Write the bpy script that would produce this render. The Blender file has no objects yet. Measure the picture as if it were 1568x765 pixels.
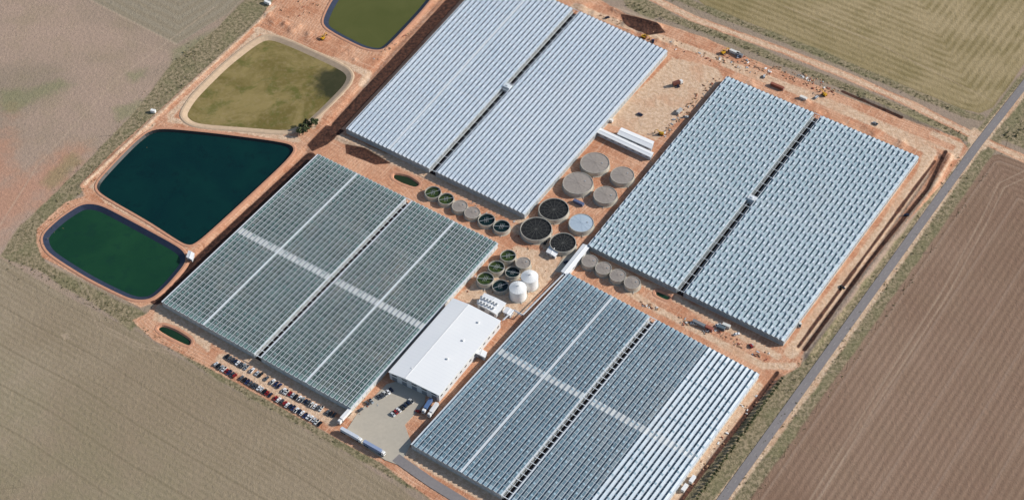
import bpy, math, random
import numpy as np
from mathutils import Vector, Matrix
random.seed(7); rng=np.random.default_rng(7)
sc=bpy.context.scene
# ------------------------------------------------------------------ camera / image pixel frame
F=2616.; CX,CY=784.,382.5; PITCH=math.radians(47.9); ROLL=math.radians(2.1); DIST=1300.
FW=np.array([0,math.cos(PITCH),-math.sin(PITCH)])
R0=np.array([1.,0,0]); U0=np.array([0,math.sin(PITCH),math.cos(PITCH)])
cr,sr=math.cos(ROLL),math.sin(ROLL)
RT=cr*R0-sr*U0; UP=sr*R0+cr*U0
CAM=-FW*DIST
def site(u,v,z=0.):
    """image pixel coordinates, cast through the camera -> metres on the site plane at height z"""
    d=FW+RT*((u-CX)/F)-UP*((v-CY)/F)
    t=(z-CAM[2])/d[2]
    return CAM+d*t
def S2(pts): return np.array([site(u,v)[:2] for u,v in pts])
cam=bpy.data.cameras.new("camera"); co=bpy.data.objects.new("camera",cam); sc.collection.objects.link(co)
cam.sensor_width=36; cam.lens=36*F/1568.; cam.clip_start=1; cam.clip_end=60000
M=Matrix(((RT[0],UP[0],-FW[0],CAM[0]),(RT[1],UP[1],-FW[1],CAM[1]),(RT[2],UP[2],-FW[2],CAM[2]),(0,0,0,1)))
co.matrix_world=M; sc.camera=co
# ------------------------------------------------------------------ light
SUN_EL=math.radians(29)
sdir=np.array([1.0,0.10]); sdir/=np.linalg.norm(sdir)      # towards the sun (ground azimuth)
tosun=Vector((sdir[0]*math.cos(SUN_EL),sdir[1]*math.cos(SUN_EL),math.sin(SUN_EL)))
sl=bpy.data.lights.new("sun","SUN"); sl.energy=5.0; sl.angle=math.radians(.5); sl.color=(1,.96,.90)
so=bpy.data.objects.new("sun",sl); sc.collection.objects.link(so); so.location=(0,0,500)
so.rotation_euler=tosun.to_track_quat('Z','Y').to_euler()
w=bpy.data.worlds.new("World"); sc.world=w; w.use_nodes=True
nt=w.node_tree; bg=nt.nodes['Background']; sky=nt.nodes.new('ShaderNodeTexSky'); sky.sky_type='NISHITA'; sky.sun_disc=False
sky.sun_elevation=SUN_EL; sky.sun_rotation=math.atan2(sdir[0],sdir[1])
nt.links.new(sky.outputs[0],bg.inputs[0]); bg.inputs[1].default_value=.112
sc.view_settings.view_transform='Standard'; sc.view_settings.look='None'; sc.view_settings.exposure=0
# ------------------------------------------------------------------ material helpers
def lin(c,k=1.):
    o=[]
    for x in c:
        x=x/255.; o.append((x/12.92 if x<=.04045 else ((x+.055)/1.055)**2.4)*k)
    return (o[0],o[1],o[2],1)
class NB:
    def __init__(s,name):
        s.mat=bpy.data.materials.new(name); s.mat.use_nodes=True; s.nt=s.mat.node_tree; s.n=s.nt.nodes; s.l=s.nt.links
        s.bsdf=s.n['Principled BSDF']; s.co=None
    def _in(s,sock,v):
        if v is None: return
        if isinstance(v,bpy.types.NodeSocket): s.l.new(v,sock)
        else: sock.default_value=v
    def obj(s):
        if not s.co: s.co=s.n.new('ShaderNodeTexCoord')
        return s.co.outputs['Object']
    def uv(s):
        if not s.co: s.co=s.n.new('ShaderNodeTexCoord')
        return s.co.outputs['UV']
    def m(s,op,a,b=None,c=None):
        x=s.n.new('ShaderNodeMath'); x.operation=op; s._in(x.inputs[0],a); s._in(x.inputs[1],b); s._in(x.inputs[2],c); return x.outputs[0]
    def mix(s,f,a,b,mode='MIX'):
        x=s.n.new('ShaderNodeMix'); x.data_type='RGBA'; x.blend_type=mode
        s._in(x.inputs[0],f); s._in(x.inputs[6],a); s._in(x.inputs[7],b); return x.outputs[2]
    def noise(s,scale,detail=3,rough=.55,vec=None,dist=0.):
        x=s.n.new('ShaderNodeTexNoise'); s._in(x.inputs['Vector'],vec or s.obj()); x.inputs['Scale'].default_value=scale
        x.inputs['Detail'].default_value=min(detail,4); x.inputs['Roughness'].default_value=rough; x.inputs['Distortion'].default_value=dist; return x.outputs[0]
    def white(s,vec):
        x=s.n.new('ShaderNodeTexWhiteNoise'); x.noise_dimensions='3D'; s._in(x.inputs['Vector'],vec); return x.outputs[0]
    def attr(s,name):
        x=s.n.new('ShaderNodeAttribute'); x.attribute_name=name; return x.outputs['Fac']
    def mr(s,v,a,b,c=0.,d=1.,smooth=True):
        x=s.n.new('ShaderNodeMapRange'); x.interpolation_type='SMOOTHSTEP' if smooth else 'LINEAR'
        for i,q in enumerate((v,a,b,c,d)): s._in(x.inputs[i],q)
        return x.outputs[0]
    def mapping(s,vec,rot=0,scale=(1,1,1)):
        r=s.n.new('ShaderNodeVectorRotate'); r.rotation_type='Z_AXIS'; s._in(r.inputs['Vector'],vec); r.inputs['Angle'].default_value=rot
        x=s.n.new('ShaderNodeVectorMath'); x.operation='MULTIPLY'; s.l.new(r.outputs[0],x.inputs[0]); x.inputs[1].default_value=scale; return x.outputs[0]
    def sep(s,vec):
        x=s.n.new('ShaderNodeSeparateXYZ'); s._in(x.inputs[0],vec); return x.outputs
    def comb(s,a,b,c=0.):
        x=s.n.new('ShaderNodeCombineXYZ'); s._in(x.inputs[0],a); s._in(x.inputs[1],b); s._in(x.inputs[2],c); return x.outputs[0]
    def bump(s,h,strength=.3,dist=.5):
        x=s.n.new('ShaderNodeBump'); x.inputs['Strength'].default_value=strength; x.inputs['Distance'].default_value=dist
        s._in(x.inputs['Height'],h); s.l.new(x.outputs[0],s.bsdf.inputs['Normal'])
    def out(s,col,rough=.9,spec=.2,metal=0.):
        s._in(s.bsdf.inputs['Base Color'],col); s._in(s.bsdf.inputs['Roughness'],rough); s._in(s.bsdf.inputs['Metallic'],metal)
        s._in(s.bsdf.inputs['Specular IOR Level'],spec); return s.mat
def simple(name,c,rough=.6,var=.15,scale=.6,metal=0.,spec=.3,k=1.):
    b=NB(name); n=b.noise(scale,3,.6); c1=lin(c,k*(1-var)); c2=lin(c,k*(1+var))
    return b.out(b.mix(n,c1,c2),rough,spec,metal)
angA=math.atan2(*(site(537,624)-site(248,462))[[1,0]])
angB=math.atan2(*(site(248,462)-site(487,236))[[1,0]])
# ------------------------------------------------------------------ mesh builder
class MB:
    def __init__(s): s.v=[]; s.f=[]; s.m=[]; s.u=[]
    def face(s,pts,m=0,uv=None):
        i=len(s.v); s.v.extend([tuple(p) for p in pts]); s.f.append(tuple(range(i,i+len(pts)))); s.m.append(m)
        s.u.extend(uv if uv else [(0.,0.)]*len(pts))
    def prism(s,base,z0,z1,m=0,mt=None):
        n=len(base)
        for i in range(n):
            a=base[i]; b=base[(i+1)%n]; s.face([(a[0],a[1],z0),(b[0],b[1],z0),(b[0],b[1],z1),(a[0],a[1],z1)],m)
        s.face([(p[0],p[1],z1) for p in base],m if mt is None else mt)
        s.face([(p[0],p[1],z0) for p in base][::-1],m)
    def box(s,x,y,z,sx,sy,sz,rot=0.,m=0,mt=None):
        c,n=math.cos(rot),math.sin(rot); B=[]
        for a,b in ((-1,-1),(1,-1),(1,1),(-1,1)):
            dx,dy=a*sx/2,b*sy/2; B.append((x+dx*c-dy*n,y+dx*n+dy*c))
        s.prism(B,z,z+sz,m,mt)
    def beam(s,p,q,w,h,m=0):
        p=Vector(p);q=Vector(q); d=q-p
        if d.length<1e-6: return
        n=Vector((-d.y,d.x,0))
        if n.length<1e-6:
            n=Vector((1,0,0)); up=Vector((0,1,0))
        else: up=d.cross(n)
        n.normalize(); up.normalize()
        n=n*w/2; up=up*h/2
        a=[p-n-up,p+n-up,p+n+up,p-n+up]; b=[x+d for x in a]
        for i in range(4):
            j=(i+1)%4; s.face([a[i],b[i],b[j],a[j]],m)
        s.face(a,m); s.face(b[::-1],m)
    def cyl(s,x,y,z0,z1,r0,r1=None,n=24,m=0,cap=True,mt=None):
        r1=r0 if r1 is None else r1
        A=[(x+r0*math.cos(2*math.pi*i/n),y+r0*math.sin(2*math.pi*i/n),z0) for i in range(n)]
        B=[(x+r1*math.cos(2*math.pi*i/n),y+r1*math.sin(2*math.pi*i/n),z1) for i in range(n)]
        for i in range(n):
            j=(i+1)%n; s.face([A[i],A[j],B[j],B[i]],m)
        if cap: s.face(B,m if mt is None else mt)
    def disc(s,x,y,z,r,n=32,m=0,dz=0.):
        c=(x,y,z+dz)
        for i in range(n):
            a=2*math.pi*i/n;b=2*math.pi*(i+1)/n
            s.face([c,(x+r*math.cos(a),y+r*math.sin(a),z),(x+r*math.cos(b),y+r*math.sin(b),z)],m)
    def hcyl(s,p,q,r,n=10,m=0):
        p=Vector(p);q=Vector(q);d=(q-p).normalized(); a=d.orthogonal().normalized(); b=d.cross(a)
        A=[p+(a*math.cos(2*math.pi*i/n)+b*math.sin(2*math.pi*i/n))*r for i in range(n)]; B=[x+(q-p) for x in A]
        for i in range(n):
            j=(i+1)%n; s.face([A[i],B[i],B[j],A[j]],m)
        s.face(A[::-1],m); s.face(B,m)
    def mesh(s,name,mats):
        me=bpy.data.meshes.new(name); me.from_pydata(s.v,[],s.f)
        for x in mats: me.materials.append(x)
        me.polygons.foreach_set("material_index",s.m)
        ul=me.uv_layers.new(name="UVMap"); ul.data.foreach_set("uv",np.array(s.u,dtype=np.float32).ravel())
        me.update(); return me
    def build(s,name,mats,parent=None,loc=None,rot=0):
        return place(s.mesh(name,mats),name,parent,loc,rot)
def place(me,name,parent=None,loc=None,rot=0):
    o=bpy.data.objects.new(name,me); sc.collection.objects.link(o)
    if loc is not None: o.location=loc
    o.rotation_euler=(0,0,rot)
    if parent: o.parent=parent
    return o
def empty(name,loc=(0,0,0)):
    o=bpy.data.objects.new(name,None); sc.collection.objects.link(o); o.location=loc; o.empty_display_size=1; return o
# ------------------------------------------------------------------ distance fields
def grid_axis(a,b,step,far):
    c=np.arange(a,b+step/2,step); out=[]; d=step
    x=b
    while x<far: d*=1.6; x+=d; out.append(x)
    lo=[]; d=step; x=a
    while x>-far: d*=1.6; x-=d; lo.append(x)
    return np.array(lo[::-1]+list(c)+out)
gx=grid_axis(-545,545,1.3,30000); gy=grid_axis(-290,360,1.3,30000)
XX,YY=np.meshgrid(gx,gy); PX=XX.ravel(); PY=YY.ravel(); NP_=len(PX)
def seg_d(a,b):
    ax,ay=a;bx,by=b;dx,dy=bx-ax,by-ay; L=dx*dx+dy*dy+1e-9
    t=np.clip(((PX-ax)*dx+(PY-ay)*dy)/L,0,1); return np.hypot(PX-ax-t*dx,PY-ay-t*dy)
def sd_poly(poly):
    d=np.full(NP_,1e9); ins=np.zeros(NP_,bool); n=len(poly)
    for i in range(n):
        a=poly[i]; b=poly[(i+1)%n]; d=np.minimum(d,seg_d(a,b))
        c=(a[1]>PY)!=(b[1]>PY)
        xi=(b[0]-a[0])*(PY-a[1])/((b[1]-a[1]) or 1e-9)+a[0]
        ins^=c&(PX<xi)
    return np.where(ins,d,-d)
def sd_line(pts,hw):
    p=S2(pts); d=np.full(NP_,1e9)
    for i in range(len(p)-1): d=np.minimum(d,seg_d(p[i],p[i+1]))
    return hw-d
def P(pts): return sd_poly(S2(pts))
def union(*a):
    r=a[0]
    for x in a[1:]: r=np.maximum(r,x)
    return r
fields={}
fields['f_tl']=P([(118,-10),(270,68),(350,20),(400,-30),(380,-300),(-300,-300),(-200,-150)])
fields['f_bl']=P([(-500,300),(-60,372),(0,395),(100,452),(205,505),(330,582),(500,675),(660,778),(850,950),(-700,1100)])
fields['f_tr']=P([(1055,-12),(1078,8),(1200,57),(1350,118),(1470,166),(1500,174),(1520,165),(1562,108),(1640,0),(1850,-300),(800,-400),(960,-60)])
fields['f_r']=P([(1512,240),(1530,236),(1568,250),(2000,420),(2000,1200),(830,1200),(1145,765)])
fields['verge']=union(
 P([(375,0),(440,-30),(415,20),(300,125),(235,185),(190,235),(130,290),(64,345),(70,400),(150,445),(225,480),(200,505),(150,470),(60,415),(0,392),(25,350),(70,310),(130,250),(200,178),(265,95),(330,45)]),
 P([(1490,195),(1520,215),(1240,600),(1120,780),(1030,780),(1190,575),(1225,560),(1255,520),(1480,228)]),
 sd_line([(1640,45),(1568,140),(1500,228),(1240,594),(1100,790),(1000,930)],11),
 sd_line([(940,-20),(1020,25),(1100,52),(1200,95),(1350,155),(1490,215)],4.5),
 sd_line([(1000,-20),(1080,14),(1250,80),(1480,176),(1500,180)],4.0),
 P([(1575,140),(1530,212),(1568,228),(1700,280),(1800,150),(1650,40)]),
 sd_line([(215,495),(330,572),(500,668),(640,745),(760,830)],3.2),
 P([(1000,-60),(945,-20),(960,12),(1000,30),(1030,20),(990,0)]))
fields['dirt']=union(P([(425,-10),(395,35),(300,118),(232,180),(175,230),(122,283),(130,300),(100,310),(56,350),(56,370),(64,394),(215,470),(240,462),(225,480),(203,490),(235,520),(330,568),(500,662),(580,706),(660,765),(700,800),(900,930),(1010,790),(1050,735),(1080,700),(1195,578),(1225,560),(1240,515),(1350,385),(1440,285),(1484,228),(1470,212),(1400,188),(1300,150),(1150,90),(1080,58),(1020,38),(960,24),(920,0),(880,-60),(450,-60)]),
 sd_line([(975,-15),(1060,28),(1200,78),(1300,118),(1400,162),(1495,210),(1568,243),(1750,320)],4.2))
fields['tan']=union(
 P([(1030,88),(1100,105),(1108,120),(1050,175),(1005,215),(955,195),(925,190)]),
 sd_line([(1113,98),(1250,150),(1360,198),(1425,232),(1410,270),(1320,395),(1212,540)],5),
 sd_line([(905,395),(1050,465),(1190,545)],3), sd_line([(880,392),(1000,470),(1170,560),(1215,560)],3),
 sd_line([(248,474),(300,500),(420,572),(540,634)],5), P([(240,470),(330,505),(320,540),(270,500),(235,490)]),
 sd_line([(1160,590),(1100,670),(1020,775)],3.5),
 sd_line([(620,690),(700,735),(800,790)],5), sd_line([(518,210),(640,262),(800,338)],4),
 sd_line([(525,118),(480,195)],2.2), sd_line([(395,50),(262,175),(262,184),(455,214)],3), sd_line([(395,46),(470,78),(562,112),(556,128)],4),
 sd_line([(975,-15),(1060,28),(1200,78),(1300,118),(1400,162),(1495,210),(1568,243),(1750,320)],2.6),
 sd_line([(1640,45),(1568,135),(1497,222),(1240,588),(1100,775),(1000,915)],4.7),
 sd_line([(420,10),(300,122),(240,178),(130,282)],1.6), sd_line([(236,190),(140,285),(160,306),(285,378)],1.5),
 P([(700,455),(790,375),(870,395),(800,480),(770,490)]), sd_line([(790,350),(870,392),(900,380)],4),
 P([(1490,195),(1510,205),(1520,222),(1500,232),(1480,215)]),
 sd_line([(340,548),(510,645)],4.5),
 sd_line([(1120,100),(1300,165),(1430,222),(1462,235),(1440,270),(1340,400),(1230,545)],1.3),
 sd_line([(1430,205),(1470,222),(1462,240)],3),
 sd_line([(880,10),(960,40),(1060,75),(1115,95)],3.5))
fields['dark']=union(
 sd_line([(712,-20),(620,80),(518,190)],5.6), P([(470,222),(500,190),(528,200),(500,222),(478,232)]),  # first strip: NW block's cast shade painted into the soil colour
 sd_line([(474,240),(346,358),(240,458)],5.0),  # SW liner ditch, widened with the block's cast shade painted into the soil
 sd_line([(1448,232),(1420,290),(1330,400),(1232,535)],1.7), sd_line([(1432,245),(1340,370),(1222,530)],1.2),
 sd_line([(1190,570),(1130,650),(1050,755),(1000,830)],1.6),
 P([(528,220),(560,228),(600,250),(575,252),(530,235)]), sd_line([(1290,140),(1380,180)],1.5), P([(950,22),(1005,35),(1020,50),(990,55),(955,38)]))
fields['pink']=union(P([(-50,300),(40,265),(100,235),(130,245),(70,305),(20,350),(-30,385)]),P([(-80,200),(10,180),(30,300),(-60,330)]))*.15
fields['green']=union(P([(0,140),(50,135),(90,120),(120,130),(60,150),(20,175),(0,170)]),P([(195,112),(230,100),(225,120),(200,128)]),P([(262,78),(330,42),(345,60),(300,100),(262,98)]),P([(170,165),(240,145),(215,180),(180,185)]),P([(60,280),(110,235),(130,245),(80,290)]))
fields['wheel']=union(sd_line([(70,400),(120,430),(150,500),(210,530),(290,548),(330,580)],.5),sd_line([(78,400),(126,428),(158,498),(214,526),(292,543)],.5),
 sd_line([(1568,262),(1530,280),(1495,350),(1440,450),(1330,620),(1240,765)],.5),sd_line([(1575,270),(1538,287),(1504,355),(1449,455),(1338,626),(1250,770)],.5),
 sd_line([(0,60),(120,40),(300,90)],.5),sd_line([(270,68),(118,-10)],1.),sd_line([(0,345),(60,250),(180,120),(330,10)],.6),
 sd_line([(1200,10),(1330,60),(1520,155)],.5),P([(94,512),(104,509),(106,516),(98,520)]))
# elevations
Z=np.zeros(NP_)
def ridge(pts,h,wd):
    global Z
    d=-sd_line(pts,0); Z=Z+h*np.exp(-(d/wd)**2)
ridge([(1455,240),(1425,295),(1335,410),(1238,545)],1.8,2.4)
ridge([(1438,240),(1345,372),(1226,532)],-1.5,2.0)
ridge([(1190,575),(1130,655),(1050,762)],-1.2,1.8)
ridge([(1325,150),(1440,200)],1.2,2.5)
ridge([(400,30),(236,182),(124,285)],.8,1.8)
ridge([(505,205),(590,240)],1.2,2.0); ridge([(940,15),(1010,40)],1.5,2.5)
ridge([(468,232),(236,452)],-1.4,3.0)
ridge([(690,-20),(600,78),(505,190)],-1.2,3.0)
for _ in range(70):   # spoil heaps and ruts on the construction apron
    u=random.choice((random.uniform(1120,1460),random.uniform(400,560),random.uniform(880,1040)))
    v=(u-1120)*.40+118 if u>1100 else ((u-400)*.42+25 if u<600 else (u-880)*.42+8)
    p=site(u+random.uniform(-8,8),v+random.uniform(-7,5)); r=random.uniform(1.5,4)
    Z+=random.uniform(.3,1.1)*np.exp(-((PX-p[0])**2+(PY-p[1])**2)/r**2)
Z+= np.where((np.abs(PX)<560)&(np.abs(PY)<380),rng.normal(0,.06,NP_),0)
# ------------------------------------------------------------------ ponds
def chaikin(p,it=3):
    p=np.array(p)
    for k in range(it):
        a=.82 if k==0 else .75
        q=np.roll(p,-1,axis=0); p=np.stack([a*p+(1-a)*q,(1-a)*p+a*q],1).reshape(-1,2)
    return p
def area(p): x,y=p[:,0],p[:,1]; return .5*np.sum(x*np.roll(y,-1)-np.roll(x,-1)*y)
def offset(p,d):
    if area(p)<0: d=-d
    t=np.roll(p,-1,0)-np.roll(p,1,0); t/=np.linalg.norm(t,axis=1)[:,None]+1e-9
    return p+np.stack([t[:,1],-t[:,0]],1)*d
def water(name,c1,c2,c3=None,rough=.12,sc_=.02):
    b=NB(name); n=b.noise(sc_,4,.6,dist=.6); col=b.mix(b.mr(n,.3,.7),lin(c1),lin(c2))
    if c3:
        n2=b.noise(sc_*5,3,.6); col=b.mix(b.mr(n2,.52,.7,0,.6),col,lin(c3))
    b.bump(b.noise(.9,3,.6),.2,.2); return b.out(col,rough,.35)
liner=simple("pond_liner",(44,52,70),.5,.4,.3)
liner2=simple("pond_liner_black",(26,30,32),.5,.4,.3)
dirt_rim=simple("dirt_bank",(190,140,112),.95,.25,.35)
pale_rim=simple("silt_bank",(190,165,138),.95,.25,.3)
ponds=[
 ("storage_pond",[(545,-40),(512,8),(500,36),(522,50),(560,69),(582,73),(598,58),(640,14),(668,-22),(640,-50)],4.2,-1.5,water("pond_water_olive",(82,86,40),(92,94,48)),liner,.3),
 ("reservoir_pond",[(205,222),(236,197),(330,206),(452,222),(440,243),(300,372),(285,374),(230,338),(152,294),(150,280)],1.2,-1.6,water("pond_water_teal",(2,38,38),(5,46,42),(3,34,34)),liner2,.3),
 ("holding_pond",[(72,362),(98,338),(128,318),(150,320),(210,352),(272,386),(277,400),(250,432),(228,452),(205,452),(140,420),(80,382)],4.4,-1.5,water("pond_water_green",(20,58,38),(28,68,42),(20,54,40)),liner,.3),
 ("drain_pond",[(248,497),(270,505),(293,520),(290,529),(262,516),(240,503)],.7,-1.,water("pond_water_small",(20,44,28),(28,54,34)),dirt_rim,.1),
 ("drain_pond",[(603,265),(625,269),(643,281),(636,286),(615,279),(602,272)],.7,-1.,water("pond_water_small",(35,48,28),(45,56,32)),dirt_rim,.1),
 ("drain_pond",[(1006,444),(1028,454),(1022,459),(1003,450)],.5,-.8,water("pond_water_small",(30,60,38),(38,70,44)),dirt_rim,.1),
]
bz=NB("basin_mud")
nn=bz.noise(.02,4,.7,dist=1.0); cc=bz.mix(bz.mr(nn,.36,.64),lin((110,98,52)),lin((142,126,80)))
cc=bz.mix(bz.mr(bz.noise(.06,4,.65,dist=.6),.50,.66,0,.7),cc,lin((92,94,42)))
cc=bz.mix(bz.mr(bz.noise(.35,3,.6),.45,.7,0,.3),cc,lin((156,138,104)))
pw=site(515,128); vd=bz.n.new('ShaderNodeVectorMath'); vd.operation='DISTANCE'; bz.l.new(bz.obj(),vd.inputs[0]); vd.inputs[1].default_value=tuple(pw)
dd=bz.m('ADD',vd.outputs['Value'],bz.m('MULTIPLY',bz.noise(.06,4),30.))
cc=bz.mix(bz.mr(dd,28,40,.85,0),cc,lin((34,42,28)))
bz.out(cc,.7,.2)
ponds.append(("drained_basin",[(406,57),(440,68),(532,110),(528,128),(470,185),(440,199),(380,194),(300,188),(284,176),(300,150),(350,100)],4.2,-1.2,bz.mat,pale_rim,.3))
for name,pts,wl,zw,wm,lm,zt in ponds:
    Wp=chaikin(S2(pts),3 if len(pts)>6 else 2)
    crest=offset(Wp,wl+1.2); sd=sd_poly(crest)
    Z=np.where(sd>-.1,np.minimum(Z,-np.clip(sd*2.2,0,3.2)),Z)
    mb=MB(); rings=[(offset(Wp,-.6),zw-.3),(offset(Wp,wl),zt),(offset(Wp,wl+1.6),zt+.12),(offset(Wp,wl+3.6),-.35)]
    for k in range(3):
        a,za=rings[k]; b,zb=rings[k+1]; n=len(a)
        for i in range(n):
            j=(i+1)%n; mb.face([(*a[i],za),(*a[j],za),(*b[j],zb),(*b[i],zb)],1 if k==0 else 2)
    mb.face([(*p,zw) for p in Wp],0)
    mb.build(name,[wm,lm,pale_rim if name=="drained_basin" else dirt_rim])
# ------------------------------------------------------------------ ground sheet
g=NB("ground_soil")
nL=g.noise(.006,4,.6,dist=.5); nM=g.noise(.035,4,.6); nF=g.noise(.35,4,.7); nG=g.noise(1.6,2,.7)
edge=g.m('ADD',g.m('MULTIPLY',g.m('SUBTRACT',nF,.5),5.),g.m('MULTIPLY',g.m('SUBTRACT',nM,.5),8.))
def mask(name,wd=.6,amp=.3,off=0.):
    return g.mr(g.m('ADD',g.m('ADD',g.attr(name),off),g.m('MULTIPLY',edge,amp)),-wd,wd)
def rows(name,period,dist=3.,lo=-.9,hi=.9):
    ph=g.m('ADD',g.attr(name),g.m('MULTIPLY',nM,dist)); s_=g.m('SINE',g.m('MULTIPLY',ph,2*math.pi/period)); return g.mr(s_,lo,hi)
base=g.mix(g.mr(nL,.35,.65),lin((152,135,118)),lin((170,147,130)))
base=g.mix(g.mr(nM,.4,.75,0,.35),base,lin((144,132,104)))
base=g.mix(g.m('MULTIPLY',g.mr(g.m('ADD',g.attr('pink'),g.m('MULTIPLY',g.m('SUBTRACT',nM,.5),14.)),-3,3),.7),base,lin((186,138,114)))
c=g.mix(mask('f_tl',1.5),base,g.mix(rows('f_tl',9.,6.),lin((146,134,114)),lin((150,139,120))))
c=g.mix(g.m('MULTIPLY',g.mr(g.m('ADD',g.attr('green'),g.m('MULTIPLY',edge,2.)),-4,6),.4),c,lin((112,126,80)))
bl=g.mix(g.mr(nL,.35,.65),lin((147,131,109)),lin((159,144,122)))
bl=g.mix(g.m('MULTIPLY',rows('f_bl',4.6,1.5),g.mr(nM,.3,.7,.15,.45)),bl,lin((132,119,94)))
bl=g.mix(g.m('MULTIPLY',g.mr(g.attr('f_bl'),30,110,0,.45),g.mr(nM,.3,.6)),bl,lin((140,131,104)))
bl=g.mix(g.m('MULTIPLY',rows('f_bl',27.,.5,.975,.995),.35),bl,lin((122,110,88)))
c=g.mix(mask('f_bl',1.2),c,bl)
tr=g.mix(g.mr(nL,.35,.62),lin((150,134,98)),lin((168,150,116)))
tr=g.mix(g.mr(nM,.45,.7,0,.5),tr,lin((136,124,86)))
tr=g.mix(g.m('MULTIPLY',rows('f_tr',6.6,2.5),g.mr(nM,.3,.65,.15,.65)),tr,lin((124,110,74)))
c=g.mix(mask('f_tr',1.),c,tr)
fr=g.mix(g.mr(nL,.35,.65),lin((138,112,94)),lin((152,127,108)))
fr=g.mix(g.mr(nM,.4,.7,0,.3),fr,lin((142,120,99)))
fr=g.mix(g.m('MULTIPLY',rows('f_r',5.2,.8),g.mr(nF,.3,.7,.25,.6)),fr,lin((116,92,76)))
fr=g.mix(g.m('MULTIPLY',rows('f_r',31.,.8,.97,.995),.35),fr,lin((166,144,126)))
c=g.mix(mask('f_r',1.),c,fr)
vg=g.mix(g.mr(nF,.38,.62),lin((112,105,79)),lin((156,140,114)))
vg=g.mix(g.mr(nM,.45,.65,0,.5),vg,lin((118,116,84)))
c=g.mix(mask('verge',1.2,.5),c,vg)
c=g.mix(g.m('MULTIPLY',g.mr(g.m('ADD',g.attr('wheel'),g.m('MULTIPLY',edge,.1)),-.7,.5),.4),c,lin((186,164,142)))
di=g.mix(g.mr(nM,.35,.65),lin((186,130,99)),lin((204,154,122)))
di=g.mix(g.mr(nF,.5,.7,0,.5),di,lin((214,172,142)))
di=g.mix(g.mr(g.noise(.09,4,.6,dist=1.5),.56,.72,0,.55),di,lin((154,100,72)))
di=g.mix(g.m('MULTIPLY',rows('dirt',2.6,5.,.2,.9),g.mr(nM,.4,.6,0,.45)),di,lin((222,184,155)))
for ang in (angA,angB):
    tv=g.mapping(g.obj(),-ang,(.02,.8,1.))
    di=g.mix(g.mr(g.noise(1.,3,.6,vec=tv),.54,.66,0,.42),di,lin((224,188,160)))
    tv=g.mapping(g.obj(),-ang+.05,(.03,.9,1.))
    di=g.mix(g.mr(g.noise(1.,3,.6,vec=tv),.58,.68,0,.38),di,lin((148,98,72)))
c=g.mix(mask('dirt',.8,.35),c,di)
ta=g.mix(g.mr(nF,.35,.65),lin((202,170,140)),lin((218,192,165)))
ta=g.mix(g.mr(nM,.5,.7,0,.6),ta,lin((198,152,120)))
tv=g.mapping(g.obj(),-angA,(.03,.8,1.)); ta=g.mix(g.mr(g.noise(1.,3,.6,vec=tv),.56,.68,0,.4),ta,lin((182,142,112)))
c=g.mix(g.m('MULTIPLY',mask('tan',1.2,.45),.9),c,ta)
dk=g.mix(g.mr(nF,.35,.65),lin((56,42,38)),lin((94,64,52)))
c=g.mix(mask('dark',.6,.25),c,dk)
c=g.mix(1.,c,g.mix(g.mr(nG,.2,.8,smooth=False),(.78,.78,.78,1),(1.22,1.22,1.22,1)),'MULTIPLY')
c=g.mix(1.,c,g.mix(g.mr(nF,.2,.8,smooth=False),(.88,.88,.88,1),(1.12,1.12,1.12,1)),'MULTIPLY')
g.bump(g.m('ADD',nG,g.m('MULTIPLY',nF,2.)),.6,.5)
g.out(c,.95,.1)
nx,ny=len(gx),len(gy)
me=bpy.data.meshes.new("ground"); me.vertices.add(NP_)
me.vertices.foreach_set("co",np.stack([PX,PY,Z],1).astype(np.float32).ravel())
I=np.arange(NP_).reshape(ny,nx); q=np.stack([I[:-1,:-1],I[:-1,1:],I[1:,1:],I[1:,:-1]],-1).reshape(-1,4); nf=len(q)
me.loops.add(nf*4); me.loops.foreach_set("vertex_index",q.astype(np.int32).ravel())
me.polygons.add(nf); me.polygons.foreach_set("loop_start",(np.arange(nf)*4).astype(np.int32))
me.update(calc_edges=True); me.validate()
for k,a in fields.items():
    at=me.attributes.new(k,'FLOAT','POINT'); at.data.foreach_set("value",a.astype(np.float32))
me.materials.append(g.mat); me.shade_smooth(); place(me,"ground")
# ------------------------------------------------------------------ roads
def ribbon(name,pts,hw,z,mat,dash=None):
    p=S2(pts); mb=MB()
    def seg(a,b,w):
        d=(b-a)/np.linalg.norm(b-a); n=np.array([-d[1],d[0]])*w; mb.face([(*(a-n),z),(*(b-n),z),(*(b+n),z),(*(a+n),z)])
    if dash:
        for i in range(len(p)-1):
            L=np.linalg.norm(p[i+1]-p[i]); d=(p[i+1]-p[i])/L; x=0
            while x<L-dash: seg(p[i]+d*x,p[i]+d*(x+dash),hw); x+=dash*3
    else:
        T=[]
        for i in range(len(p)):
            a=p[max(i-1,0)]; b=p[min(i+1,len(p)-1)]; d=(b-a)/np.linalg.norm(b-a); T.append(np.array([-d[1],d[0]])*hw)
        for i in range(len(p)-1):
            mb.face([(*(p[i]-T[i]),z),(*(p[i+1]-T[i+1]),z),(*(p[i+1]+T[i+1]),z),(*(p[i]+T[i]),z)])
    return mb.build(name,[mat])
asph=NB("asphalt"); a1=asph.noise(.5,4,.7); a2=asph.noise(.03,3)
asph.out(asph.mix(a2,asph.mix(a1,lin((112,108,109)),lin((136,131,130))),asph.mix(a1,lin((124,119,118)),lin((154,147,144)))),.9,.1)
paint=simple("road_paint",(175,170,162),.7,.2,2.)
RD=[(1760,-125),(1568,131),(1497,222),(1235,586),(1105,766),(900,1050)]
ribbon("asphalt_road",RD,3.2,.35,asph.mat); ribbon("road_centre_line",RD,.07,.37,paint,3.)
ribbon("access_road",[(606,700),(660,738),(720,775),(800,828)],3.6,.33,asph.mat)
conc=NB("concrete"); a1=conc.noise(.4,4,.7); a2=conc.noise(.04,4)
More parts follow.
